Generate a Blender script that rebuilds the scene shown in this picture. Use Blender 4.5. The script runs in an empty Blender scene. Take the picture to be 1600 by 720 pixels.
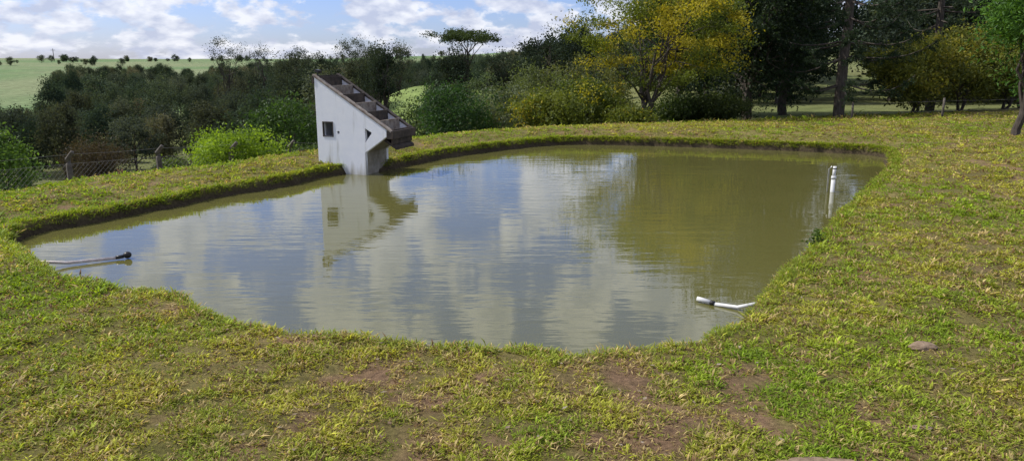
import bpy, bmesh, math
import numpy as np
from mathutils import Vector, Matrix
R=np.random.default_rng(7)
scene=bpy.context.scene
# ------------------------------------------------------------ helpers
_T=np.random.default_rng(3).random((256,256))
def vnoise(x,y,seed=0):
    x=np.asarray(x,float)+seed*17.31; y=np.asarray(y,float)+seed*9.77
    xi=np.floor(x).astype(int); yi=np.floor(y).astype(int)
    fx=x-xi; fy=y-yi; fx=fx*fx*(3-2*fx); fy=fy*fy*(3-2*fy)
    a=_T[xi&255,yi&255]; b=_T[(xi+1)&255,yi&255]; c=_T[xi&255,(yi+1)&255]; d=_T[(xi+1)&255,(yi+1)&255]
    return (a*(1-fx)+b*fx)*(1-fy)+(c*(1-fx)+d*fx)*fy
def fbm(x,y,seed=0,o=4):
    r=0;a=.5;t=0
    for i in range(o):
        r=r+a*vnoise(x*2**i,y*2**i,seed+i*3); t+=a; a*=.5
    return r/t
def sstep(a,b,x):
    t=np.clip((x-a)/(b-a),0,1); return t*t*(3-2*t)
def poly_dist(px,py,P):
    d2=np.full(px.shape,1e12); ins=np.zeros(px.shape,bool)
    n=len(P)
    for i in range(n):
        ax,ay=P[i]; bx,by=P[(i+1)%n]
        ex,ey=bx-ax,by-ay; L=ex*ex+ey*ey+1e-12
        t=np.clip(((px-ax)*ex+(py-ay)*ey)/L,0,1)
        q=(px-ax-t*ex)**2+(py-ay-t*ey)**2
        d2=np.minimum(d2,q)
        c=((ay>py)!=(by>py))
        xi=(bx-ax)*(py-ay)/(by-ay if by!=ay else 1e-12)+ax
        ins^= c&(px<xi)
    d=np.sqrt(d2)
    return np.where(ins,-d,d)
def catmull(P,k=6):
    P=np.array(P,float); n=len(P); out=[]
    for i in range(n):
        p0,p1,p2,p3=P[i-1],P[i],P[(i+1)%n],P[(i+2)%n]
        for j in range(k):
            t=j/k
            out.append(.5*((2*p1)+(-p0+p2)*t+(2*p0-5*p1+4*p2-p3)*t*t+(-p0+3*p1-3*p2+p3)*t**3))
    return np.array(out)
def make_mesh(name,verts,faces,cols=None,mats=(),midx=None,smooth=False):
    me=bpy.data.meshes.new(name)
    verts=np.asarray(verts,np.float32)
    me.vertices.add(len(verts)); me.vertices.foreach_set("co",verts.ravel())
    faces=[np.asarray(f,np.int32) for f in (faces if isinstance(faces,list) else [faces]) if len(f)]
    li=np.concatenate([f.ravel() for f in faces])
    tot=np.concatenate([np.full(len(f),f.shape[1],np.int32) for f in faces])
    st=np.concatenate([[0],np.cumsum(tot)[:-1]]).astype(np.int32)
    me.loops.add(len(li)); me.loops.foreach_set("vertex_index",li)
    me.polygons.add(len(tot)); me.polygons.foreach_set("loop_start",st)
    if midx is not None: me.polygons.foreach_set("material_index",np.asarray(midx,np.int32))
    me.polygons.foreach_set("use_smooth",np.full(len(tot),smooth))
    me.update(calc_edges=True)
    if cols is not None:
        ca=me.color_attributes.new("Col",'FLOAT_COLOR','POINT')
        c=np.ones((len(verts),4),np.float32); c[:,:3]=cols
        ca.data.foreach_set("color",c.ravel())
    for m in mats: me.materials.append(m)
    return me
def add_obj(name,data,parent=None,loc=None):
    o=bpy.data.objects.new(name,data); scene.collection.objects.link(o)
    if parent: o.parent=parent
    if loc is not None: o.location=loc
    return o
def new_mat(name):
    m=bpy.data.materials.new(name); m.use_nodes=True
    nt=m.node_tree; nt.nodes.clear()
    return m,nt,nt.nodes.new('ShaderNodeOutputMaterial')
def N(nt,t,**kw):
    n=nt.nodes.new(t)
    for k,v in kw.items(): setattr(n,k,v)
    return n
def math_n(nt,op,a,b=None,c=None):
    n=nt.nodes.new('ShaderNodeMath'); n.operation=op
    for i,v in enumerate((a,b,c)):
        if v is None: continue
        if isinstance(v,(int,float)): n.inputs[i].default_value=v
        else: nt.links.new(v,n.inputs[i])
    return n.outputs[0]
def mixcol(nt,fac,a,b,mode='MIX'):
    n=nt.nodes.new('ShaderNodeMix'); n.data_type='RGBA'; n.blend_type=mode
    for s,v in ((0,fac),(6,a),(7,b)):
        if isinstance(v,(int,float)): n.inputs[s].default_value=v
        elif isinstance(v,tuple): n.inputs[s].default_value=(*v,1)
        else: nt.links.new(v,n.inputs[s])
    return n.outputs[2]
# ------------------------------------------------------------ materials
def leaf_mat(name,transl=.45,rough=.55,vary=.35,spec=.3):
    m,nt,out=new_mat(name)
    a=N(nt,'ShaderNodeAttribute',attribute_name="Col")
    oi=N(nt,'ShaderNodeObjectInfo')
    k=math_n(nt,'MULTIPLY_ADD',oi.outputs['Random'],vary,1-vary/2)
    hs=N(nt,'ShaderNodeHueSaturation'); nt.links.new(a.outputs['Color'],hs.inputs['Color'])
    nt.links.new(k,hs.inputs['Value'])
    h=math_n(nt,'MULTIPLY_ADD',oi.outputs['Random'],-.05*vary*2,.5+.05*vary)
    nt.links.new(h,hs.inputs['Hue'])
    p=N(nt,'ShaderNodeBsdfPrincipled'); nt.links.new(hs.outputs[0],p.inputs['Base Color'])
    p.inputs['Roughness'].default_value=rough; p.inputs['Specular IOR Level'].default_value=spec
    tr=N(nt,'ShaderNodeBsdfTranslucent')
    tc=mixcol(nt,1.0,hs.outputs[0],(1.25,1.2,.6),'MULTIPLY'); nt.links.new(tc,tr.inputs[0])
    ms=N(nt,'ShaderNodeMixShader'); ms.inputs[0].default_value=transl
    nt.links.new(p.outputs[0],ms.inputs[1]); nt.links.new(tr.outputs[0],ms.inputs[2])
    nt.links.new(ms.outputs[0],out.inputs[0]); return m
def simple_mat(name,c1,c2,scale=8,rough=.8,bump=.3,dist=.02,stretch=(1,1,1),spec=.3,stain=None):
    m,nt,out=new_mat(name)
    tc=N(nt,'ShaderNodeTexCoord'); mp=N(nt,'ShaderNodeMapping'); mp.inputs['Scale'].default_value=stretch
    nt.links.new(tc.outputs['Object'],mp.inputs[0])
    n=N(nt,'ShaderNodeTexNoise'); n.inputs['Scale'].default_value=scale; n.inputs['Detail'].default_value=7
    n.inputs['Roughness'].default_value=.65
    nt.links.new(mp.outputs[0],n.inputs[0])
    r=N(nt,'ShaderNodeMapRange'); r.inputs[1].default_value=.35; r.inputs[2].default_value=.65
    nt.links.new(n.outputs[0],r.inputs[0])
    col=mixcol(nt,r.outputs[0],c1,c2)
    if stain:
        n2=N(nt,'ShaderNodeTexNoise'); n2.inputs['Scale'].default_value=1.0; n2.inputs['Detail'].default_value=8
        mp2=N(nt,'ShaderNodeMapping'); mp2.inputs['Scale'].default_value=(9,9,1.2)
        nt.links.new(tc.outputs['Object'],mp2.inputs[0]); nt.links.new(mp2.outputs[0],n2.inputs[0])
        sx=N(nt,'ShaderNodeSeparateXYZ'); nt.links.new(tc.outputs['Object'],sx.inputs[0])
        low=N(nt,'ShaderNodeMapRange'); low.inputs[1].default_value=.35; low.inputs[2].default_value=0.0
        low.inputs[3].default_value=0; low.inputs[4].default_value=.32
        nt.links.new(sx.outputs[2],low.inputs[0])
        sm=math_n(nt,'ADD',n2.outputs[0],low.outputs[0])
        r2=N(nt,'ShaderNodeMapRange'); r2.inputs[1].default_value=.58; r2.inputs[2].default_value=.90
        nt.links.new(sm,r2.inputs[0])
        col=mixcol(nt,r2.outputs[0],col,stain)
    p=N(nt,'ShaderNodeBsdfPrincipled'); nt.links.new(col,p.inputs['Base Color'])
    p.inputs['Roughness'].default_value=rough; p.inputs['Specular IOR Level'].default_value=spec
    b=N(nt,'ShaderNodeBump'); b.inputs['Strength'].default_value=bump; b.inputs['Distance'].default_value=dist
    nt.links.new(n.outputs[0],b.inputs['Height']); nt.links.new(b.outputs[0],p.inputs['Normal'])
    nt.links.new(p.outputs[0],out.inputs[0]); return m
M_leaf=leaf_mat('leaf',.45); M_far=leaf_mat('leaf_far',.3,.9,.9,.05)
M_grass=leaf_mat('grass_blade',.42,.6,0,.25)
M_bark=simple_mat('bark',(.035,.027,.022),(.095,.078,.062),scale=6,stretch=(4,4,1),bump=.6)
M_white=simple_mat('white_paint',(.80,.81,.84),(.86,.86,.87),scale=5,rough=.75,bump=.15,stain=(.40,.38,.32))
M_conc=simple_mat('stained_concrete',(.20,.17,.12),(.34,.31,.25),scale=7,rough=.9,bump=.4)
M_dark=simple_mat('dark_tray',(.03,.025,.022),(.085,.065,.05),scale=9,rough=.8)
M_rust=simple_mat('weathered_rim',(.15,.11,.085),(.34,.30,.25),scale=10,rough=.85)
M_post=simple_mat('post_concrete',(.07,.06,.05),(.15,.13,.11),scale=9,rough=.9)
M_pvc=simple_mat('pvc_white',(.50,.50,.49),(.68,.68,.66),scale=12,rough=.5,bump=.05)
M_pvcb=simple_mat('pvc_brownish',(.42,.32,.28),(.66,.60,.55),scale=12,rough=.5,bump=.05)
M_black=simple_mat('black_plastic',(.015,.015,.015),(.04,.038,.035),scale=12,rough=.4,bump=.1)
M_wire=simple_mat('galv_wire',(.10,.095,.09),(.20,.19,.18),scale=20,rough=.5,bump=0)
M_stone=simple_mat('stone_brown',(.16,.11,.07),(.30,.22,.15),scale=14,rough=.95,bump=.8)
def ground_mat():
    m,nt,out=new_mat('ground')
    a=N(nt,'ShaderNodeAttribute',attribute_name="Col")
    tc=N(nt,'ShaderNodeTexCoord')
    n1=N(nt,'ShaderNodeTexNoise'); n1.inputs['Scale'].default_value=26; n1.inputs['Detail'].default_value=10; n1.inputs['Roughness'].default_value=.8
    n2=N(nt,'ShaderNodeTexNoise'); n2.inputs['Scale'].default_value=.6; n2.inputs['Detail'].default_value=8; n2.inputs['Roughness'].default_value=.7
    for n in (n1,n2): nt.links.new(tc.outputs['Object'],n.inputs[0])
    s1=N(nt,'ShaderNodeMapRange'); s1.inputs[1].default_value=.35; s1.inputs[2].default_value=.65; s1.inputs[3].default_value=.22; s1.inputs[4].default_value=.78
    nt.links.new(n1.outputs[0],s1.inputs[0])
    k=math_n(nt,'MULTIPLY',s1.outputs[0],n2.outputs[0])
    k=math_n(nt,'MULTIPLY_ADD',k,3.6,.1)
    cc=N(nt,'ShaderNodeCombineXYZ')
    for i in range(3): nt.links.new(k,cc.inputs[i])
    col=mixcol(nt,1.0,a.outputs['Color'],cc.outputs[0],'MULTIPLY')
    p=N(nt,'ShaderNodeBsdfPrincipled'); nt.links.new(col,p.inputs['Base Color'])
    p.inputs['Roughness'].default_value=.95; p.inputs['Specular IOR Level'].default_value=.1
    b=N(nt,'ShaderNodeBump'); b.inputs['Strength'].default_value=.9; b.inputs['Distance'].default_value=.035
    nt.links.new(n1.outputs[0],b.inputs['Height']); nt.links.new(b.outputs[0],p.inputs['Normal'])
    nt.links.new(p.outputs[0],out.inputs[0]); return m
M_ground=ground_mat()
def water_mat():
    m,nt,out=new_mat('pond_water')
    tc=N(nt,'ShaderNodeTexCoord')
    def noise(sc,stretch,det,rot=0):
        mp=N(nt,'ShaderNodeMapping'); mp.inputs['Scale'].default_value=stretch; mp.inputs['Rotation'].default_value=(0,0,rot)
        n=N(nt,'ShaderNodeTexNoise'); n.inputs['Scale'].default_value=sc; n.inputs['Detail'].default_value=det
        nt.links.new(tc.outputs['Object'],mp.inputs[0]); nt.links.new(mp.outputs[0],n.inputs[0]); return n.outputs[0]
    a=noise(1.0,(1.5,6.0,1),2,.12); b=noise(1.0,(5,16,1),2,-.15)
    patch=noise(.4,(1,1.6,1),2)
    h=math_n(nt,'ADD',a,math_n(nt,'MULTIPLY',b,.3))
    pm=N(nt,'ShaderNodeMapRange'); pm.inputs[1].default_value=.38; pm.inputs[2].default_value=.65; pm.inputs[3].default_value=.25
    nt.links.new(patch,pm.inputs[0])
    h=math_n(nt,'MULTIPLY',h,pm.outputs[0])
    bp=N(nt,'ShaderNodeBump'); bp.inputs['Strength'].default_value=1; bp.inputs['Distance'].default_value=.0048
    nt.links.new(h,bp.inputs['Height'])
    mur=noise(.5,(1,1,1),4)
    col=mixcol(nt,mur,(.092,.090,.024),(.128,.120,.038))
    p=N(nt,'ShaderNodeBsdfPrincipled'); nt.links.new(col,p.inputs['Base Color'])
    p.inputs['Roughness'].default_value=.02; p.inputs['IOR'].default_value=1.72
    nt.links.new(bp.outputs[0],p.inputs['Normal'])
    nt.links.new(p.outputs[0],out.inputs[0]); return m
M_water=water_mat()
# ------------------------------------------------------------ terrain
near=[(-5.45,7.75),(-5.07,7.40),(-4.32,6.62),(-3.64,6.15),(-2.95,5.86),(-2.37,5.49),(-1.98,5.10),(-1.65,4.97),(-1.17,4.88),(-.70,4.73),(-.17,4.67),(.26,4.59),(.64,4.56),(1.04,4.66),(1.35,4.87),(1.75,5.28),(2.18,6.05),(3.04,7.32),(4.19,9.21),(5.35,10.99),(6.63,12.88)]
far=[(7.75,15.07),(7.77,15.81),(6.89,16.37),(5.21,16.98),(3.09,17.64),(1.09,17.79),(-.57,16.37),(-1.59,15.07),(-2.29,13.69),(-3.19,12.91),(-3.69,11.88),(-4.45,10.63),(-5.07,9.45),(-5.49,8.72),(-5.68,8.26)]
POND=catmull(near+far,6)
PLAT=catmull([(-30,-20),(-16,2),(-9.6,7.9),(-6.91,9.75),(-5.99,11.3),(-4.49,12.8),(-3.6,13.9),(-2.43,15.7),(-.58,17.9),(1.5,19.2),(4.5,20),(9,20.5),(14,23),(22,28),(40,36),(70,30),(70,-30)],3)
def pond_d(x,y):
    d=np.full(x.shape,50.); m=(x>-8)&(x<10)&(y>2.5)&(y<20)
    if m.any(): d[m]=poly_dist(x[m],y[m],POND)
    return d
def plat_s(x,y): return np.maximum(poly_dist(x,y,PLAT),0)
SL=[0,1,3,7,20,45,75,110,160,230,320,450,700,1600,4000]
ZL=[0,-.12,-.85,-2.4,-6.3,-8.3,-8.4,-6.9,-5.3,-3,-.2,2.2,3.0,2.5,0]
ZR=[0,-.05,-.25,-.45,-.7,0.6,2.5,5,7,9,11,12,12,8,0]
def knoll(x,y): return np.exp(-(((x+10.5)/10)**2+((y-76)/17)**2))
def ground_parts(x,y):
    x=np.asarray(x,float); y=np.asarray(y,float)
    d=pond_d(x,y); s=plat_s(x,y)
    az=np.degrees(np.arctan2(x,np.maximum(y,.01)))
    w=sstep(-16,17,az)
    far_h=np.interp(s,SL,ZL)*(1-w)+np.interp(s,SL,ZR)*w
    far_h=far_h+sstep(15,60,s)*(fbm(x*.018,y*.018,5,3)-.5)*2.0+6.2*knoll(x,y)+sstep(90,200,s)*(fbm(x*.007,y*.007,15,2)-.5)*4.0*(1-w)
    lip=.14+.03*sstep(9,15,y)
    rise=(.05+.09*sstep(9,15,y))*sstep(.1,1.3,d)
    dn=d+(fbm(x*3.2,y*3.2,2,3)-.5)*.18
    und=(fbm(x*1.3,y*1.3,9,4)-.5)*.07*sstep(0,.5,d)+ (fbm(x*7,y*7,4,2)-.5)*.03
    out=lip+und+far_h+rise
    t=np.clip((dn+.06)/.15,0,1); bank=-.12+(lip+und+.12)*t**.8
    inn=np.maximum(-.12+(dn+.06)*.8,-1.1)
    z=np.where(dn<-.06,inn,np.where(dn<.09,bank,out))
    return z,d,dn,s,az
def gz(x,y): return float(ground_parts(np.array([float(x)]),np.array([float(y)]))[0][0])
def grow(b,step,f,lim):
    o=[];v=b
    while v<lim: 
        step*=f; v+=step; o.append(v)
    return o
xs=np.array([-v for v in grow(8.5,.05,1.13,2500)][::-1]+list(np.arange(-8.5,9.5,.05))+grow(9.5,.05,1.13,2500))
ys=np.array([3-v for v in grow(0,.06,1.2,200)][::-1]+list(np.arange(3,20,.05))+grow(20,.05,1.11,3500))
X,Y=np.meshgrid(xs,ys); xf,yf=X.ravel(),Y.ravel()
z,d,dn,s,az=ground_parts(xf,yf)
nx,ny=len(xs),len(ys)
i=np.arange(nx*ny).reshape(ny,nx)
F=np.stack([i[:-1,:-1].ravel(),i[:-1,1:].ravel(),i[1:,1:].ravel(),i[1:,:-1].ravel()],1)
def dirt_mask(x,y):
    n=fbm(x*3.4,y*3.4,21,6)
    w=.17*np.exp(-((x-.1)**2/2.0+(y-3.6)**2/.7))+.05*np.exp(-((x+1.8)**2/3+(y-3.9)**2/1.2))
    return sstep(.55,.90,n+w)
def C(*c): return np.array(c,float)[None,:]
nz=fbm(xf*.8,yf*.8,11,4)[:,None]
dm=dirt_mask(xf,yf)[:,None]
col=C(.135,.13,.034)*(1-nz)+C(.19,.15,.06)*nz
col=col*(1-dm)+C(.23,.145,.085)*dm
edge=(1-sstep(.02,.12,dn))[:,None]; col=col*(1-edge)+C(.065,.05,.03)*edge
sl=sstep(.5,4,s)[:,None]; n3=fbm(xf*.12,yf*.12,31,4)[:,None]
scrub=C(.17,.16,.07)*(1-n3)+C(.12,.16,.05)*n3
col=col*(1-sl)+scrub*sl
kn=np.clip(knoll(xf,yf)*2,0,1)[:,None]; col=col*(1-kn)+C(.19,.25,.075)*kn
ff=sstep(90,140,s)[:,None]; n4=sstep(.44,.54,fbm(xf*.012+.3,yf*.03,41,3))[:,None]
field=C(.12,.19,.075)*(1-n4)+C(.19,.22,.11)*n4
col=col*(1-ff)+field*ff
add_obj('ground',make_mesh('ground',np.stack([xf,yf,z],1),F,col,[M_ground],smooth=True))
bm=bmesh.new(); P=POND; nrm=np.roll(P,-1,0)-np.roll(P,1,0); nrm/=np.linalg.norm(nrm,axis=1)[:,None]
off=np.stack([nrm[:,1],-nrm[:,0]],1)*.14
bm.faces.new([bm.verts.new((p[0],p[1],0)) for p in P+off]); bmesh.ops.triangulate(bm,faces=bm.faces[:])
me=bpy.data.meshes.new('pond_water'); bm.normal_update(); bm.faces.ensure_lookup_table()
if bm.faces[0].normal.z<0: bmesh.ops.reverse_faces(bm,faces=bm.faces[:])
bm.to_mesh(me); bm.free(); me.materials.append(M_water); add_obj('pond_water',me)
# ------------------------------------------------------------ grass
def blades(bx,by,bz,yaw,tilt,L,W,col):
    dirx,diry=np.cos(yaw),np.sin(yaw)
    h=np.cos(tilt); o=np.sin(tilt)
    px,py=-diry,dirx
    v=np.empty((len(bx),4,3))
    v[:,0]=np.stack([bx,by,bz],1)
    mid=np.stack([bx+dirx*o*L*.5,by+diry*o*L*.5,bz+h*L*.62],1)
    sd=np.stack([px*W*.5,py*W*.5,0*px],1)
    v[:,1]=mid+sd; v[:,3]=mid-sd
    v[:,2]=np.stack([bx+dirx*o*L*1.05,by+diry*o*L*1.05,bz+h*L*.85],1)
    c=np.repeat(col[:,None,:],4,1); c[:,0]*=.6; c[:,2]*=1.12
    f=np.arange(len(bx)*4).reshape(-1,4)
    return v.reshape(-1,3),f,c.reshape(-1,3)
nt_=290000
r=np.exp(R.uniform(math.log(2.4),math.log(30),nt_)); th=R.uniform(-.78,.78,nt_)
gx,gy=r*np.sin(th),r*np.cos(th)
zz,dd,dnn,ss,_=ground_parts(gx,gy)
dmk=dirt_mask(gx,gy)
cl_=fbm(gx*7,gy*7,51,3)
keep=(dnn>.05)&(ss<5)&(R.random(nt_)>dmk*.8)&(R.random(nt_)<.26+2.2*(cl_-.33))
gx,gy,zz,dnn,ss,r,cl_,dmk=gx[keep],gy[keep],zz[keep],dnn[keep],ss[keep],r[keep],cl_[keep],dmk[keep]
n=len(gx)
g1=sstep(.32,.64,fbm(gx*.7,gy*.7,61,4)+.08*np.tanh(gx/4)); g2=sstep(.38,.62,fbm(gx*4,gy*4,71,3)); rr=R.random(n)
tc=C(.26,.36,.022)*(1-g1)[:,None]+C(.40,.40,.05)*g1[:,None]
tc=tc*(1-.5*g2[:,None])+C(.16,.26,.020)*.5*g2[:,None]
dry=(rr<.09+.18*g1+.3*dmk)[:,None]; tc=np.where(dry,C(.45,.35,.15),tc)
brn=((rr>.91))[:,None]; tc=np.where(brn,C(.20,.12,.06),tc)
tc*=np.exp(R.normal(0,.22,n))[:,None]
K=5
def rep(a): return np.repeat(a,K,0)
sc=(r/3.2)
big=np.exp(R.normal(0,.28,n))
Lb=.028*sc**.32*(1+.3*(dnn<.2))*big*(.6+1.0*cl_)*(1+1.2*sstep(.6,3,ss)); Wb=.0056*sc**.75*big**.6
rad=.012*sc**.7
bx=rep(gx)+R.normal(0,1,n*K)*rep(rad); by=rep(gy)+R.normal(0,1,n*K)*rep(rad)
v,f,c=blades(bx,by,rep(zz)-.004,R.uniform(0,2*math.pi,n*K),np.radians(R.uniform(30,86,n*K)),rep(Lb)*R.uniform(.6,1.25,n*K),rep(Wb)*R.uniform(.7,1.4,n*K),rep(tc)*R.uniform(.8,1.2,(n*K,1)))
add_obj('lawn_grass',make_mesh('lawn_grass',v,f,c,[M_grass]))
seg=np.roll(POND,-1,0)-POND; sl_=np.linalg.norm(seg,axis=1); cum=np.cumsum(sl_)
nr=16000
u=R.uniform(0,cum[-1],nr); k=np.searchsorted(cum,u); k=np.minimum(k,len(POND)-1); t=(u-(cum[k]-sl_[k]))/sl_[k]
pp=POND[k]+seg[k]*t[:,None]; nn=np.stack([seg[k][:,1],-seg[k][:,0]],1)/sl_[k][:,None]
o_=R.uniform(.0,.2,nr); px_,py_=pp[:,0]+nn[:,0]*o_,pp[:,1]+nn[:,1]*o_
zz,dd,dnn,ss,_=ground_parts(px_,py_)
kp=(dnn>.03)&(fbm(px_*2.5,py_*2.5,77,3)+R.random(nr)*.4>.55)
px_,py_,zz,nn=px_[kp],py_[kp],zz[kp],nn[kp]; n=len(px_); K=4
dist=np.hypot(px_,py_)
yaw=np.arctan2(-nn[:,1],-nn[:,0]); 
g=R.random(n)[:,None]; tc=C(.22,.33,.026)*(1-g)+C(.36,.38,.05)*g
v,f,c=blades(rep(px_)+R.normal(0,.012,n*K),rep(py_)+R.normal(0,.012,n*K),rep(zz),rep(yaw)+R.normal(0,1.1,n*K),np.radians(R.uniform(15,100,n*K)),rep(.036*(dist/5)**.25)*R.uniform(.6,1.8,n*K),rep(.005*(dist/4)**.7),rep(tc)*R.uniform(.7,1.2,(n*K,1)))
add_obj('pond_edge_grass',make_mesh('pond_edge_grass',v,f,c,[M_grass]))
n=420; r=np.exp(R.uniform(math.log(2.6),math.log(14),n)); th=R.uniform(-.8,.8,n)
gx,gy=r*np.sin(th),r*np.cos(th); zz,dd,dnn,ss,_=ground_parts(gx,gy); kp=(dnn>.1)
gx,gy,zz=gx[kp],gy[kp],zz[kp]; n=len(gx); g=R.random(n)[:,None]
tc=C(.22,.13,.07)*(1-g)+C(.50,.43,.33)*g
v,f,c=blades(gx,gy,zz+.018,R.uniform(0,6.28,n),np.radians(R.uniform(70,95,n)),R.uniform(.02,.045,n),R.uniform(.012,.026,n),tc)
add_obj('dry_leaves',make_mesh('dry_leaves',v,f,c,[M_grass]))
# ------------------------------------------------------------ trees
def tube(path,rad,sides=6):
    path=np.array(path,float); n=len(path); vs=[];fs=[]
    for i in range(n):
        tdir=path[min(i+1,n-1)]-path[max(i-1,0)]; tdir/=np.linalg.norm(tdir)+1e-9
        a=np.cross(tdir,[0,0,1] if abs(tdir[2])<.9 else [1,0,0]); a/=np.linalg.norm(a); b=np.cross(tdir,a)
        for k in range(sides):
            an=2*math.pi*k/sides; vs.append(path[i]+rad[i]*(a*math.cos(an)+b*math.sin(an)))
    for i in range(n-1):
        for k in range(sides):
            fs.append((i*sides+k,i*sides+(k+1)%sides,(i+1)*sides+(k+1)%sides,(i+1)*sides+k))
    return np.array(vs),np.array(fs)
def leaves(rng,cent,L,col,aspect=.5,up=.4):
    n=len(cent)
    nd=rng.normal(size=(n,3)); nd[:,2]+=up; nd/=np.linalg.norm(nd,axis=1)[:,None]
    a=np.cross(nd,rng.normal(size=(n,3))); a/=np.linalg.norm(a,axis=1)[:,None]; b=np.cross(nd,a)
    L=L*rng.uniform(.6,1.3,n)[:,None]; W=L*aspect
    v=np.stack([cent-a*L*.5,cent+b*W*.5+nd*L*.08,cent+a*L*.5,cent-b*W*.5+nd*L*.08],1)
    return v.reshape(-1,3),np.arange(n*4).reshape(-1,4),np.repeat(col,4,0)
class Acc:
    def __init__(s): s.v=[];s.f=[];s.c=[];s.m=[];s.n=0
    def add(s,v,f,c,m):
        s.v.append(v); s.f.append(f+s.n); s.n+=len(v)
        s.c.append(np.broadcast_to(np.asarray(c,float),(len(v),3))); s.m.append(np.full(len(f),m))
    def mesh(s,name,mats): return make_mesh(name,np.concatenate(s.v),np.concatenate(s.f),np.concatenate(s.c),mats,np.concatenate(s.m))
def curve(p,q,rng,sag=.0,n=5,wig=.08):
    p=np.array(p);q=np.array(q); L=np.linalg.norm(q-p); out=[]
    for i in range(n):
        t=i/(n-1); w=math.sin(t*math.pi)*L
        out.append(p+(q-p)*t+rng.normal(size=3)*wig*w*.6+np.array([0,0,sag*w]))
    out[0]=p; out[-1]=q; return out
def tree_mesh(name,seed,base=.3,top=4,rx=1.5,ry=None,cz=None,rz=None,off=(0,0),nclu=45,nleaf=120,leaf=.1,clu=.35,
              c_dark=(.03,.055,.015),c_light=(.10,.15,.03),trunk=.1,limbs=6,stems=1,mat=None,flat=.75,hollow=.35,asp=.5,accent=None,acc_p=0,up=.4):
    rng=np.random.default_rng(seed); A=Acc(); ry=ry or rx
    cz=cz if cz is not None else (base+top)/2; rz=rz or (top-base)/2
    T=[]
    while len(T)<nclu:
        p=rng.normal(size=3); p/=np.linalg.norm(p); p*=rng.uniform(hollow,1)**.6
        bump=1+.22*math.sin(3*math.atan2(p[1],p[0])+seed)+.15*math.sin(5*p[2]+2*p[0]*3+seed)
        q=np.array([off[0]+p[0]*rx*bump,off[1]+p[1]*ry*bump,cz+p[2]*rz])
        if p[2]<-.3 and rng.random()<.35: continue
        T.append(q)
    T=np.array(T)
    mains=[]
    fork=max(base*.8,.15)
    for st in range(stems):
        a=rng.uniform(0,6.28); b0=np.array([math.cos(a),math.sin(a),0])*(.12 if stems>1 else 0)
        tp=np.array([off[0]*.5+b0[0]*4,off[1]*.5+b0[1]*4,cz*.75+fork*.25]) 
        path=curve((b0[0],b0[1],-.3),tp,rng,0,6,.06); rad=np.linspace(trunk,trunk*.5,6)/(stems**.4)
        v,f=tube(path,rad,7); A.add(v,f,(1,1,1),1); mains+=[(p,r_) for p,r_ in zip(path[2:],rad[2:])]
    nodes=list(mains)
    order=rng.permutation(nclu)
    for j,ti in enumerate(order[:limbs*2]):
        tgt=T[ti]; p0,r0=mains[rng.integers(len(mains))]
        path=curve(p0,tgt,rng,.08,6,.07); r0=r0*.55; rad=np.linspace(r0,r0*.2,6)
        v,f=tube(path,rad,5); A.add(v,f,(1,1,1),1); nodes+=list(zip(path[1:],rad[1:]))
    NP=np.array([n_[0] for n_ in nodes])
    for ti in order[limbs*2:]:
        tgt=T[ti]; k=np.argmin(np.linalg.norm(NP-tgt,axis=1)); p0,r0=nodes[k]
        path=curve(p0,tgt,rng,.05,4,.08); r0=min(r0*.6,trunk*.25); v,f=tube(path,np.linspace(r0,r0*.25,4),4); A.add(v,f,(1,1,1),1)
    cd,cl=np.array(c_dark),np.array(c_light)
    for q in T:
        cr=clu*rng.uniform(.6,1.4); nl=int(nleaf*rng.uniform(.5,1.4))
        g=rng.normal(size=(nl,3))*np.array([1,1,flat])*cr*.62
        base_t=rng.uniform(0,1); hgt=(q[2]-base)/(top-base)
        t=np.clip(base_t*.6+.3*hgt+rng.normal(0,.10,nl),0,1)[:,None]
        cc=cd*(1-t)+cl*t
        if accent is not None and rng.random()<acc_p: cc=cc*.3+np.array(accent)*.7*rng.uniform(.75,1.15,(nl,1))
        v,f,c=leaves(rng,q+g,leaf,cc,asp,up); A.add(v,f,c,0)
    return A.mesh(name,[mat or M_leaf,M_bark])
def place(name,me,x,y,rot=0,sc=1,parent=None,dz=0,g=None):
    o=add_obj(name,me,parent,(x,y,(gz(x,y) if g is None else g)-.05+dz)); o.rotation_euler=(0,0,rot); o.scale=(sc,)*3 if not isinstance(sc,tuple) else sc; return o
YD=(.05,.075,.012); YL=(.20,.23,.03); ACC=(.55,.43,.03)
def H(x,y,ztop): return ztop-gz(x,y)+.05
x,y=4.3,24; h=H(x,y,4.7)
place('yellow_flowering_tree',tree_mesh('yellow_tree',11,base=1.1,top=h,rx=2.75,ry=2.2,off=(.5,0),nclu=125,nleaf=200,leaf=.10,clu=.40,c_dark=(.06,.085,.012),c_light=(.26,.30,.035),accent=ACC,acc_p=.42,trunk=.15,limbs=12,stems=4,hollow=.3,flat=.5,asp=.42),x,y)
for i,(x,y,zt,r_) in enumerate([(8.6,27,8.0,2.3),(11.0,30,8.6,2.1),(7.0,31,7.6,2.4)]):
    h=H(x,y,zt)
    place('dark_evergreen_tree',tree_mesh('dark_tree',20+i,base=.3,top=h,rx=r_,nclu=130,nleaf=200,leaf=.13,clu=.55,c_dark=(.010,.022,.010),c_light=(.036,.066,.024),trunk=.2,limbs=10,hollow=.2),x,y)
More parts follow.
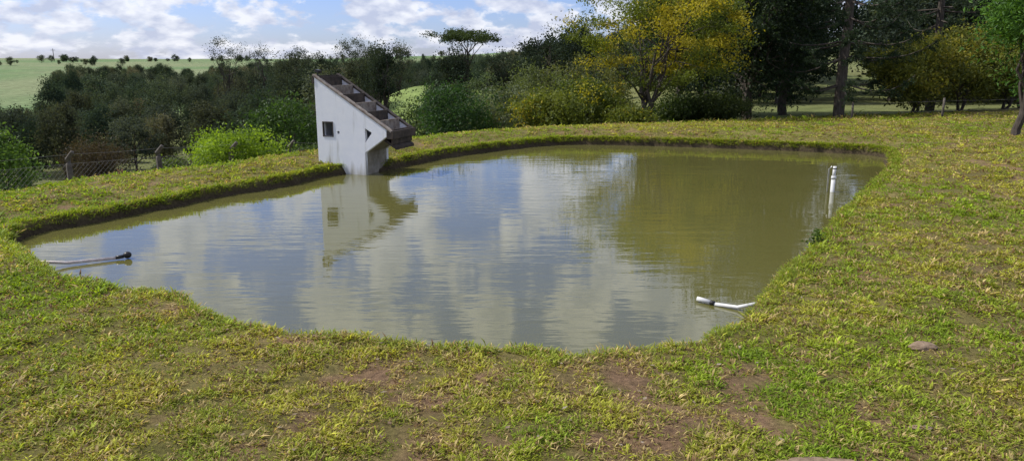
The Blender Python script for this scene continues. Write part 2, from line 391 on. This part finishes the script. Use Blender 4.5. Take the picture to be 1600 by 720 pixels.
def araucaria(seed,h):
    rng=np.random.default_rng(seed); A=Acc()
    path=[(0,0,-.3)]+[(rng.normal()*.03,rng.normal()*.03,h*t) for t in np.linspace(.12,1,9)]
    v,f=tube(path,np.linspace(.19,.06,10),9); A.add(v,f,(1,1,1),1)
    zc=1.25
    while zc<h*.97:
        nb=rng.integers(5,8); a0=rng.uniform(0,6.28)
        rel=zc/h; Lb=(3.0-1.1*rel)*rng.uniform(.85,1.1)
        for b in range(nb):
            a=a0+b*2*math.pi/nb+rng.normal()*.15; L_=Lb*rng.uniform(.65,1.1); dr=np.array([math.cos(a),math.sin(a),0])
            droop=rng.uniform(.02,.2)*(1.4-rel); zb=zc+rng.normal()*.07; sw=rng.normal()*.12; sv=np.array([-dr[1],dr[0],0])
            pt=lambda t:np.array([0,0,zb])+dr*L_*t+sv*sw*L_*t*t+np.array([0,0,1])*(-droop*L_*math.sin(t*2.4)+.20*L_*t**4)
            v,f=tube([pt(t) for t in np.linspace(0,1,8)],np.linspace(.034,.010,8),4); A.add(v,f,(1,1,1),1)
            cen=[]
            for q in range(22):
                t=rng.uniform(.25,1.0)**.75; base=pt(t)
                tl=rng.uniform(.12,.42); sd=sv*rng.choice([-1,1])*rng.uniform(.3,1)+dr*.5+np.array([0,0,rng.uniform(-.9,.6)])
                sd/=np.linalg.norm(sd); tt=rng.uniform(0,1,(30,1))
                cen.append(base+sd*tl*tt+rng.normal(size=(30,3))*.03)
            cen=np.concatenate(cen); g=rng.random((len(cen),1))
            col=np.array((.014,.028,.014))*(1-g)+np.array((.042,.072,.030))*g
            v,f,c=leaves(rng,cen,.09,col,.3,.2); A.add(v,f,c,0)
        zc+=rng.uniform(.55,.85)
    return A.mesh('araucaria',[M_leaf,M_bark])
place('araucaria_pine_tree',araucaria(5,9.2),11.05,25); place('araucaria_pine_tree',araucaria(8,8.6),17.2,30.5,1.2)
for i,(x,y,zt,r_) in enumerate([(14.2,26.5,2.7,1.6),(16.8,28,3.1,1.9),(18.8,28.5,2.8,1.7),(20.8,30,3.4,1.9)]):
    h=H(x,y,zt)
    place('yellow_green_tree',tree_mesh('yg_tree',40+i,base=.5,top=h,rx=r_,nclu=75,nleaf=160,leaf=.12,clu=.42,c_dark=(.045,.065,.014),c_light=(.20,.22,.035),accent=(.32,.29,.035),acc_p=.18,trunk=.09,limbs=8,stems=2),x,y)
x,y=11.75,17.1
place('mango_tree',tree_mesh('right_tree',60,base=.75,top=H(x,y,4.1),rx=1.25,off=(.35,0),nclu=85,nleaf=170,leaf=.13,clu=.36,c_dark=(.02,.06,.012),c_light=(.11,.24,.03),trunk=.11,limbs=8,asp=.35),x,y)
cb=[(1.2,22.6,.95,1.0,YD,YL,.04),(2.5,24.4,1.3,1.1,YD,(.19,.22,.035),.1),(-1.75,23.2,1.2,1.1,(.02,.045,.015),(.08,.15,.035),0),(-.2,25.5,1.1,1.4,(.04,.06,.03),(.16,.20,.09),0),
 (-3.3,27,.6,1.1,(.03,.05,.02),(.09,.14,.04),0),(.8,30,1.9,1.8,(.04,.055,.022),(.14,.18,.06),0),(-1.5,33,1.5,1.5,(.04,.06,.025),(.13,.19,.08),0),(3.2,31,2.4,1.8,(.05,.06,.02),(.19,.21,.06),.1),
 (5.9,26,.6,1.0,(.02,.04,.01),(.08,.11,.02),0),(7.2,25.4,.7,.9,(.02,.035,.01),(.07,.1,.02),0),(3.6,22.8,.25,.4,YD,YL,.1),(-4.6,24,.1,1.0,(.03,.05,.02),(.11,.16,.05),0),(-6.6,28,.0,1.4,(.045,.06,.03),(.13,.16,.07),0)]
for i,(x,y,zt,r_,cdk,clt,ap) in enumerate(cb):
    h=H(x,y,zt)
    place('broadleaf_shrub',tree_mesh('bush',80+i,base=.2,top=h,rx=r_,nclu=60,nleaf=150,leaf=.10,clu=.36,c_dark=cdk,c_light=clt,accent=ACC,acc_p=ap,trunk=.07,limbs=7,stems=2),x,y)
x,y=-5.9,15.5
place('lime_green_shrub',tree_mesh('lime',101,base=.1,top=H(x,y,.57),rx=.84,nclu=60,nleaf=170,leaf=.07,clu=.24,c_dark=(.08,.16,.012),c_light=(.24,.40,.03),trunk=.04,limbs=6,stems=3,hollow=.2),x,y)
x,y=-7.95,14
place('dry_shrub',tree_mesh('dry',102,base=.05,top=H(x,y,.60),rx=.62,nclu=80,nleaf=200,leaf=.05,clu=.2,c_dark=(.035,.024,.016),c_light=(.10,.07,.04),trunk=.04,limbs=8,stems=3,hollow=.2,asp=.25),x,y)
for i,(x,y,zt,r_,cdk,clt) in enumerate([(-14.2,20,.4,.9,(.04,.08,.014),(.16,.27,.05)),(-7.6,25,.85,1.3,(.015,.04,.01),(.06,.13,.025)),(-9.6,31,.2,1.6,(.02,.04,.014),(.08,.13,.04)),(-7.2,15.3,-.1,.35,(.03,.06,.012),(.12,.18,.04)),(-5.6,28,-.2,1.3,(.03,.05,.015),(.10,.15,.04)),(-4.9,17.8,-.2,.5,(.03,.05,.012),(.10,.15,.04))]):
    h=H(x,y,zt)
    place('leafy_tree',tree_mesh('ltree',110+i,base=min(.3,h*.2),top=h,rx=r_,nclu=65,nleaf=150,leaf=.12 if r_>.6 else .07,clu=.4*min(1,r_),c_dark=cdk,c_light=clt,trunk=.09,limbs=7),x,y)
x,y=-3.5,60
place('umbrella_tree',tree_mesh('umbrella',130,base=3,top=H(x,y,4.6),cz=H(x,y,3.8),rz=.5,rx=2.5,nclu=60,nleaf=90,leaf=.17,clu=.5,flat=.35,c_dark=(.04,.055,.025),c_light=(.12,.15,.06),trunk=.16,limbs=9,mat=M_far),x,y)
for i,(x,y,zt,r_,nc) in enumerate([(-19,90,5.4,2.2,40),(-17,92,4.4,1.8,34),(-13.6,90,4.0,2.0,40),(-11.2,60,3.7,1.3,45),(-9.6,56,3.0,1.0,40),(2.3,50,4.0,2.0,60),(4.4,46,4.1,1.9,60),(-20.5,70,3.0,2.0,70),(-18.2,72,2.4,1.7,60),(-4.6,56,2.9,1.4,50),(-34,90,5.2,2.5,26),(-31.5,95,4.4,2.0,20),(-27,96,3.6,2.0,34),(-.5,56,2.6,1.6,50)]):
    h=H(x,y,zt)
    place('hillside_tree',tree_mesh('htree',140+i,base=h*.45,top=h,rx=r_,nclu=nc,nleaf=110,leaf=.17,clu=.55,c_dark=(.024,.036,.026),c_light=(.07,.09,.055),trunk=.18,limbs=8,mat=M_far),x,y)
prot=[]
haze_pal=[((.030,.048,.036),(.092,.125,.072)),((.040,.054,.042),(.125,.150,.088)),((.024,.042,.034),(.070,.102,.064)),((.052,.060,.044),(.165,.165,.098)),((.036,.052,.042),(.105,.125,.086))]  # far leaf colours tinted lighter and bluish, aerial haze painted into them
for i,(a,b) in enumerate(haze_pal):
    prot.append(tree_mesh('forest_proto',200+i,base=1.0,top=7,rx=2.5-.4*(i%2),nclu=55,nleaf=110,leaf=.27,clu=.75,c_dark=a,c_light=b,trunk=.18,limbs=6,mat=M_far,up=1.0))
AZC=[-46,-32.5,-31,-24,-20,-14,-9,-4,0,5,9,14]
ELC=[-.036,-.034,.001,.000,.006,.010,.004,.010,.018,.032,.048,.06]
def forest(name,pts,smin,smax,pr=prot,cap=False,wk=1.0):
    e=add_obj(name,None); P_=np.array(pts); G=ground_parts(P_[:,0],P_[:,1])[0]
    for j,(x,y) in enumerate(pts):
        s_=R.uniform(smin,smax)
        if cap:
            az_=math.degrees(math.atan2(x,y)); r_=math.hypot(x,y)
            mx=2+(np.interp(az_,AZC,ELC)-abs(R.normal())*.011)*r_-G[j]+.35
            s_=min(s_,mx/7.2)
            if s_<.22: continue
        w_=max(s_,.5*smin+.5*s_)*wk
        place('tree_%03d'%j,pr[R.integers(len(pr))],x,y,R.uniform(0,6.28),(w_*R.uniform(.8,1.25),w_*R.uniform(.8,1.25),s_*R.uniform(.85,1.0)),e,-.3,G[j])
    return e
def scatter(n,az0,az1,r0,r1,mind,ok=lambda x,y,a,r:True):
    out=[];tries=0
    while len(out)<n and tries<n*25:
        tries+=1
        a=R.uniform(az0,az1); r=math.sqrt(R.uniform(r0*r0,r1*r1)); x,y=r*math.sin(math.radians(a)),r*math.cos(math.radians(a))
        if not ok(x,y,a,r): continue
        if any((x-q[0])**2+(y-q[1])**2<mind*mind for q in out): continue
        out.append((x,y))
    return out
def okf(x,y,a,r):
    if a<-31.5 and r>118: return False
    if a<-17 and r>225: return False
    if -11<a<-6 and 50<r<105: return False
    if a<-22 and r<74: return False
    return True
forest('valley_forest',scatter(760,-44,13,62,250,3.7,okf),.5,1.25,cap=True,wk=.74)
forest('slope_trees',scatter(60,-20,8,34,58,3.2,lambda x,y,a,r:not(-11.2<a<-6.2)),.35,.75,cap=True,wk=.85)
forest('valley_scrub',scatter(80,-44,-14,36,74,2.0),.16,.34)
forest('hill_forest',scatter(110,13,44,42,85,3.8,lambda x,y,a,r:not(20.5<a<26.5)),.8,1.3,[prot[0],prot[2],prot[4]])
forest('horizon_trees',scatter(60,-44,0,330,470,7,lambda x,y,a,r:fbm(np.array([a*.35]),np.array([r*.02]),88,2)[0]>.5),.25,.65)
# ------------------------------------------------------------ geometry helpers
def bm_to_obj(bm,name,mat,parent=None,smooth=False):
    bmesh.ops.recalc_face_normals(bm,faces=bm.faces[:])
    me=bpy.data.meshes.new(name); bm.to_mesh(me); bm.free(); me.materials.append(mat)
    if smooth:
        for p in me.polygons: p.use_smooth=True
    return add_obj(name,me,parent)
def prism(prof,q0,q1,bev=0.006):
    bm=bmesh.new(); a=[bm.verts.new((s_,q0,z_)) for s_,z_ in prof]; b=[bm.verts.new((s_,q1,z_)) for s_,z_ in prof]
    bm.faces.new(a); bm.faces.new(b[::-1]); n=len(prof)
    for i in range(n): bm.faces.new((a[i],b[i],b[(i+1)%n],a[(i+1)%n]))
    bmesh.ops.recalc_face_normals(bm,faces=bm.faces[:])
    if bev: bmesh.ops.bevel(bm,geom=bm.edges[:],offset=bev,segments=2,affect='EDGES',clamp_overlap=True)
    return bm
def cyl_obj(name,pts,rad,mat,parent,sides=16,cap=True):
    v,f=tube(pts,rad if hasattr(rad,'__len__') else [rad]*len(pts),sides)
    bm=bmesh.new(); bv=[bm.verts.new(p) for p in v]
    for q in f: bm.faces.new([bv[k] for k in q])
    if cap: bm.faces.new(bv[:sides]); bm.faces.new(bv[-sides:])
    o=bm_to_obj(bm,name,mat,parent)
    for p in o.data.polygons:
        p.use_smooth=len(p.vertices)==4
    return o
# ------------------------------------------------------------ aeration tower
tw=add_obj('pond_aeration_cascade',None,loc=(-3.48,13.30,0)); tw.rotation_euler=(0,0,math.atan2(-.333,.943))
D=.84; TH=.075
slope=lambda s_:1.68-(1.68-.80)*s_/1.40
prof=[(-.06,-.6),(.92,-.6),(.92,.40),(1.36,.70),(1.36,slope(1.36)),(-.06,slope(-.06))]
wall=bm_to_obj(prism(prof,0,TH,.005),'near_side_wall',M_white,tw)
def cut(o,bmc):
    me=bpy.data.meshes.new('c'); bmesh.ops.recalc_face_normals(bmc,faces=bmc.faces[:]); bmc.to_mesh(me); bmc.free()
    c=bpy.data.objects.new('c',me); scene.collection.objects.link(c); c.parent=o.parent
    md=o.modifiers.new('b','BOOLEAN'); md.object=c; md.operation='DIFFERENCE'; md.solver='EXACT'
    bpy.context.view_layer.update(); dg=bpy.context.evaluated_depsgraph_get()
    nm=bpy.data.meshes.new_from_object(o.evaluated_get(dg)); o.modifiers.clear(); o.data=nm
    bpy.data.objects.remove(c)
cut(wall,prism([(.08,.68),(.27,.68),(.27,.92),(.08,.92)],-.1,.2,0))
cut(wall,prism([(.36,.72),(.41,.72),(.41,.77),(.36,.77)],-.1,.2,0))
cut(wall,prism([(.93,.58),(1.07,.76),(.93,.84)],-.1,.2,0))
for k,(a,b,c_,d_) in enumerate([(.065,.285,.665,.68),(.065,.285,.92,.935),(.065,.08,.68,.92),(.27,.285,.68,.92)]):
    bm_to_obj(prism([(a,c_),(b,c_),(b,d_),(a,d_)],-.008,.03,0),'window_frame_%d'%k,M_dark,tw)
bm_to_obj(prism(prof,D-TH,D,.005),'far_side_wall',M_white,tw)
bm_to_obj(prism([(-.057,-.6),(.02,-.6),(.02,1.5),(-.057,1.5)],TH,D-TH,0),'back_wall',M_white,tw)
bm_to_obj(prism([(.84,-.6),(.915,-.6),(.915,.40),(1.355,.70),(1.355,.745),(.84,.46)],TH,D-TH,0),'front_wall',M_conc,tw)
dz=.22
bm_to_obj(prism([(-.05,slope(-.05)-dz),(1.5,slope(1.5)-dz),(1.5,slope(1.5)-dz-.05),(-.05,slope(-.05)-dz-.05)],TH+.002,D-TH-.002,0),'tray_floor',M_dark,tw)
nb=7
for k in range(nb):
    s0=.0+k*(1.42/(nb-1)); zt=slope(s0)+.035
    bm_to_obj(prism([(s0,zt-.26),(s0+.035,zt-.26),(s0+.035,zt),(s0,zt)],TH-.02,D-TH+.02,.004),'baffle_%d'%k,M_rust if k%2 else M_dark,tw)
for nm,q0,q1,m_ in (('near_rim',-.015,TH+.015,M_rust),('far_rim',D-TH-.015,D+.015,M_dark)):
    bm_to_obj(prism([(-.08,slope(-.08)+.002),(1.46,slope(1.46)+.002),(1.46,slope(1.46)+.04),(-.08,slope(-.08)+.04)],q0,q1,.005),nm,m_,tw)
bm_to_obj(prism([(1.365,.66),(1.50,.66),(1.50,.80),(1.365,.80)],-.012,D+.012,.006),'outlet_lip',M_dark,tw)
bm_to_obj(prism([(-.10,1.60),(-.062,1.60),(-.062,1.74),(-.10,1.74)],-.012,D+.012,.004),'head_board',M_dark,tw)
bm_to_obj(prism([(-.06,1.80),(.03,1.78),(.04,1.83),(-.05,1.85)],.02,.12,.006),'floodlight_head',M_black,tw)
cyl_obj('floodlight_stem',[(-.02,.07,1.70),(-.02,.07,1.80)],.012,M_black,tw,8)
# ------------------------------------------------------------ fence at left
fe=add_obj('chain_link_fence',None)
fp=[(-9.2,10.6),(-7.67,12.6),(-6.75,13.95),(-5.8,15.0),(-4.95,16.1),(-3.6,17.6),(-2.2,19.3)]
tz=[.50,.48,.43,.38,.30,.1,.0]
for k,((x,y),zt) in enumerate(zip(fp,tz)):
    g=gz(x,y); lean=R.normal()*.06
    bm=bmesh.new()
    pts=[(x,y,g-.3),(x+lean*.5,y,zt-.22),(x+lean,y,zt-.15),(x+lean+.14,y-.05,zt)]
    v,f=tube(pts,[.07,.058,.055,.038],4)
    bv=[bm.verts.new(p) for p in v]
    for q in f: bm.faces.new([bv[j] for j in q])
    bm.faces.new(bv[:4]); bm.faces.new(bv[-4:]); bmesh.ops.recalc_face_normals(bm,faces=bm.faces[:])
    bmesh.ops.bevel(bm,geom=bm.edges[:],offset=.008,segments=1,affect='EDGES')
    bm_to_obj(bm,'post_%d'%k,M_post,fe)
A=Acc()
for k in range(len(fp)-1):
    (x0,y0),(x1,y1)=fp[k],fp[k+1]; z0,z1=tz[k],tz[k+1]; L=math.hypot(x1-x0,y1-y0)
    Hh=1.0; P0=lambda s_,h_:np.array([x0+(x1-x0)*s_/L,y0+(y1-y0)*s_/L,z0-.22+(z1-z0)*s_/L-h_])
    for h_ in (0,.9): v,f=tube([P0(0,h_),P0(L,h_)],[.0025,.0025],3); A.add(v,f,(1,1,1),0)
    for h_ in (-.17,):
        v,f=tube([P0(0,h_)+[.06,-.03,0],P0(L/2,h_+.015)+[.06,-.03,0],P0(L,h_)+[.06,-.03,0]],[.0025]*3,3); A.add(v,f,(1,1,1),0)
    sp=.085; s_=-Hh
    while s_<L:
        for dr in (1,-1):
            a,b=(s_,s_+Hh) ; ha,hb=(Hh,0) if dr>0 else (0,Hh)
            if a<0: ha=ha+(hb-ha)*(0-a)/Hh; a_=0
            else: a_=a
            b_=b
            if b>L: hb=(Hh if dr>0 else 0)+((0 if dr>0 else Hh)-(Hh if dr>0 else 0))*(L-a)/Hh; b_=L
            v,f=tube([P0(a_,ha),P0(b_,hb)],[.0015]*2,3); A.add(v,f,(1,1,1),0)
        s_+=sp
add_obj('wire_netting',A.mesh('netting',[M_wire]),fe)
wf=add_obj('wire_fence',None); A=Acc()
rp=[(11.0,23.9),(13.4,23.0),(16.2,23.3),(19,23.6)]
for k,(x,y) in enumerate(rp):
    g=gz(x,y); cyl_obj('post_%d'%k,[(x,y,g-.2),(x+.01,y,g+.3),(x+R.normal()*.02,y,g+.6)],[.04,.035,.033],M_post,wf,8)
for k in range(len(rp)-1):
    for h_ in (.2,.5):
        a=(*rp[k],gz(*rp[k])+h_); b=(*rp[k+1],gz(*rp[k+1])+h_); v,f=tube([a,b],[.0025]*2,3); A.add(v,f,(1,1,1),0)
add_obj('wires',A.mesh('wires',[M_wire]),wf)
# ------------------------------------------------------------ pipes
pl=add_obj('floating_drain_pipe',None)
cyl_obj('pipe',[(-4.75,6.90,.09),(-4.45,7.06,.03),(-4.05,7.29,.022)],[.015]*3,M_pvcb,pl)
cyl_obj('cap_collar',[(-4.08,7.27,.028),(-4.02,7.31,.03)],[.019]*2,M_black,pl)
bm=bmesh.new(); bmesh.ops.create_uvsphere(bm,u_segments=20,v_segments=12,radius=.040)
for v_ in bm.verts: v_.co.z*=.9; v_.co+=Vector((-3.99,7.33,.04))
bm_to_obj(bm,'float_ball',M_black,pl,smooth=True)
pr_=add_obj('overflow_pipe',None)
cyl_obj('pipe',[(2.02,5.62,.10),(1.86,5.73,.022),(1.70,5.84,.012)],[.015]*3,M_pvc,pr_)
cyl_obj('coupling',[(1.70,5.84,.018),(1.665,5.867,.02)],[.019]*2,M_black,pr_)
cyl_obj('elbow',[(1.67,5.86,.02),(1.61,5.91,.026),(1.575,5.93,.03)],[.019,.020,.019],M_pvc,pr_)
ps=add_obj('standpipe',None); bx_,by_=5.02,11.3
cyl_obj('lower_pipe',[(bx_,by_,-.5),(bx_,by_,.22)],.033,M_pvc,ps)
cyl_obj('upper_pipe',[(bx_,by_,.22),(bx_+.005,by_,.40)],.026,M_pvc,ps)
cyl_obj('joint_ring',[(bx_+.005,by_,.36),(bx_+.005,by_,.375)],.030,M_black,ps)
cyl_obj('coupling',[(bx_,by_,.20),(bx_,by_,.25)],.038,M_pvc,ps)
cyl_obj('side_pipe',[(bx_-.07,by_+.03,-.4),(bx_-.07,by_+.03,.36),(bx_-.035,by_+.02,.40)],.012,M_pvc,ps)
def stone(x,y,r_,sq,seed,name='stone',dz=.005,mat=None):
    bm=bmesh.new(); bmesh.ops.create_icosphere(bm,subdivisions=4,radius=1)
    for v_ in bm.verts:
        n_=fbm(np.array([v_.co.x*1.5+seed]),np.array([v_.co.y*1.5+v_.co.z*2]),seed,4)[0]
        v_.co*=.75+.55*n_; v_.co=Vector((v_.co.x*r_*sq[0],v_.co.y*r_*sq[1],v_.co.z*r_*sq[2]))+Vector((x,y,gz(x,y)+dz))
    bm_to_obj(bm,name,mat or M_stone,smooth=True)
stone(2.66,4.45,.07,(1.2,.8,.45),3); stone(1.40,2.95,.16,(1.6,1,.24),5,'soil_mound',-.002); stone(2.05,3.35,.03,(1.9,.8,.3),8)
place('edge_weed',tree_mesh('weed',301,base=.01,top=.20,rx=.07,nclu=12,nleaf=12,leaf=.045,clu=.05,c_dark=(.02,.05,.01),c_light=(.10,.17,.02),trunk=.006,limbs=4,stems=3),3.2,7.45)
for x,y,zt in ((-244,400,8.2),(-150,430,7.5),(-95,420,7.2)):
    e=add_obj('utility_pole',None); g=gz(x,y)
    cyl_obj('mast',[(x,y,g-1),(x,y,zt)],[.2,.15],M_post,e,8); cyl_obj('crossarm',[(x-1.2,y,zt-.8),(x+1.2,y,zt-.8)],.1,M_post,e,6)
# ------------------------------------------------------------ light, sky, camera
SAZ,SEL=-79,47
w=bpy.data.worlds.new("World"); scene.world=w; w.use_nodes=True; nt=w.node_tree; nt.nodes.clear()
out=N(nt,'ShaderNodeOutputWorld'); bg=N(nt,'ShaderNodeBackground'); bg.inputs[1].default_value=.12
sky=N(nt,'ShaderNodeTexSky',sky_type='NISHITA'); sky.sun_disc=False; sky.sun_elevation=math.radians(SEL); sky.sun_rotation=math.radians(SAZ)
sky.air_density=1.0; sky.dust_density=.5; sky.ozone_density=1.5
tc=N(nt,'ShaderNodeTexCoord'); sx=N(nt,'ShaderNodeSeparateXYZ'); nt.links.new(tc.outputs['Generated'],sx.inputs[0])
zc=math_n(nt,'MULTIPLY',math_n(nt,'LOGARITHM',math_n(nt,'ADD',math_n(nt,'MAXIMUM',sx.outputs[2],0),.10),math.e),5.0)
cx=math_n(nt,'MULTIPLY',sx.outputs[0],16.0); cy=math_n(nt,'MULTIPLY',sx.outputs[1],16.0)
cb_=N(nt,'ShaderNodeCombineXYZ'); nt.links.new(cx,cb_.inputs[0]); nt.links.new(cy,cb_.inputs[1]); nt.links.new(zc,cb_.inputs[2])
n1=N(nt,'ShaderNodeTexNoise'); n1.inputs['Scale'].default_value=1.0; n1.inputs['Detail'].default_value=9; n1.inputs['Roughness'].default_value=.58
nt.links.new(cb_.outputs[0],n1.inputs[0])
mr=N(nt,'ShaderNodeMapRange',interpolation_type='SMOOTHSTEP'); mr.inputs[1].default_value=.42; mr.inputs[2].default_value=.53
nt.links.new(n1.outputs[0],mr.inputs[0])
n2=N(nt,'ShaderNodeTexNoise'); n2.inputs['Scale'].default_value=1.9; n2.inputs['Detail'].default_value=6
nt.links.new(cb_.outputs[0],n2.inputs[0])
sh=N(nt,'ShaderNodeMapRange'); sh.inputs[1].default_value=.38; sh.inputs[2].default_value=.62; nt.links.new(n2.outputs[0],sh.inputs[0])
cl=mixcol(nt,sh.outputs[0],(4.7,5.1,6.5),(8.2,8.3,8.8))
skc=mixcol(nt,1.0,sky.outputs[0],(.70,.80,1.28),'MULTIPLY')
col=mixcol(nt,math_n(nt,'MULTIPLY',mr.outputs[0],.86),skc,cl)
nt.links.new(col,bg.inputs[0]); nt.links.new(bg.outputs[0],out.inputs[0])
sun=bpy.data.lights.new('sun','SUN'); sun.energy=5.0; sun.angle=math.radians(.5); sun.color=(1,.96,.88)
so=add_obj('sun',sun); a,e=math.radians(SAZ),math.radians(SEL)
dv=Vector((math.sin(a)*math.cos(e),math.cos(a)*math.cos(e),math.sin(e))); so.rotation_euler=dv.to_track_quat('Z','Y').to_euler()
cam=bpy.data.cameras.new('camera'); cam.lens=25.7; cam.sensor_width=36; cam.clip_end=6000; cam.clip_start=.05
co=add_obj('camera',cam,loc=(0,0,2)); co.rotation_euler=(math.radians(90-13.06),0,0); scene.camera=co
scene.view_settings.view_transform='Standard'; scene.view_settings.look='None'; scene.view_settings.exposure=0
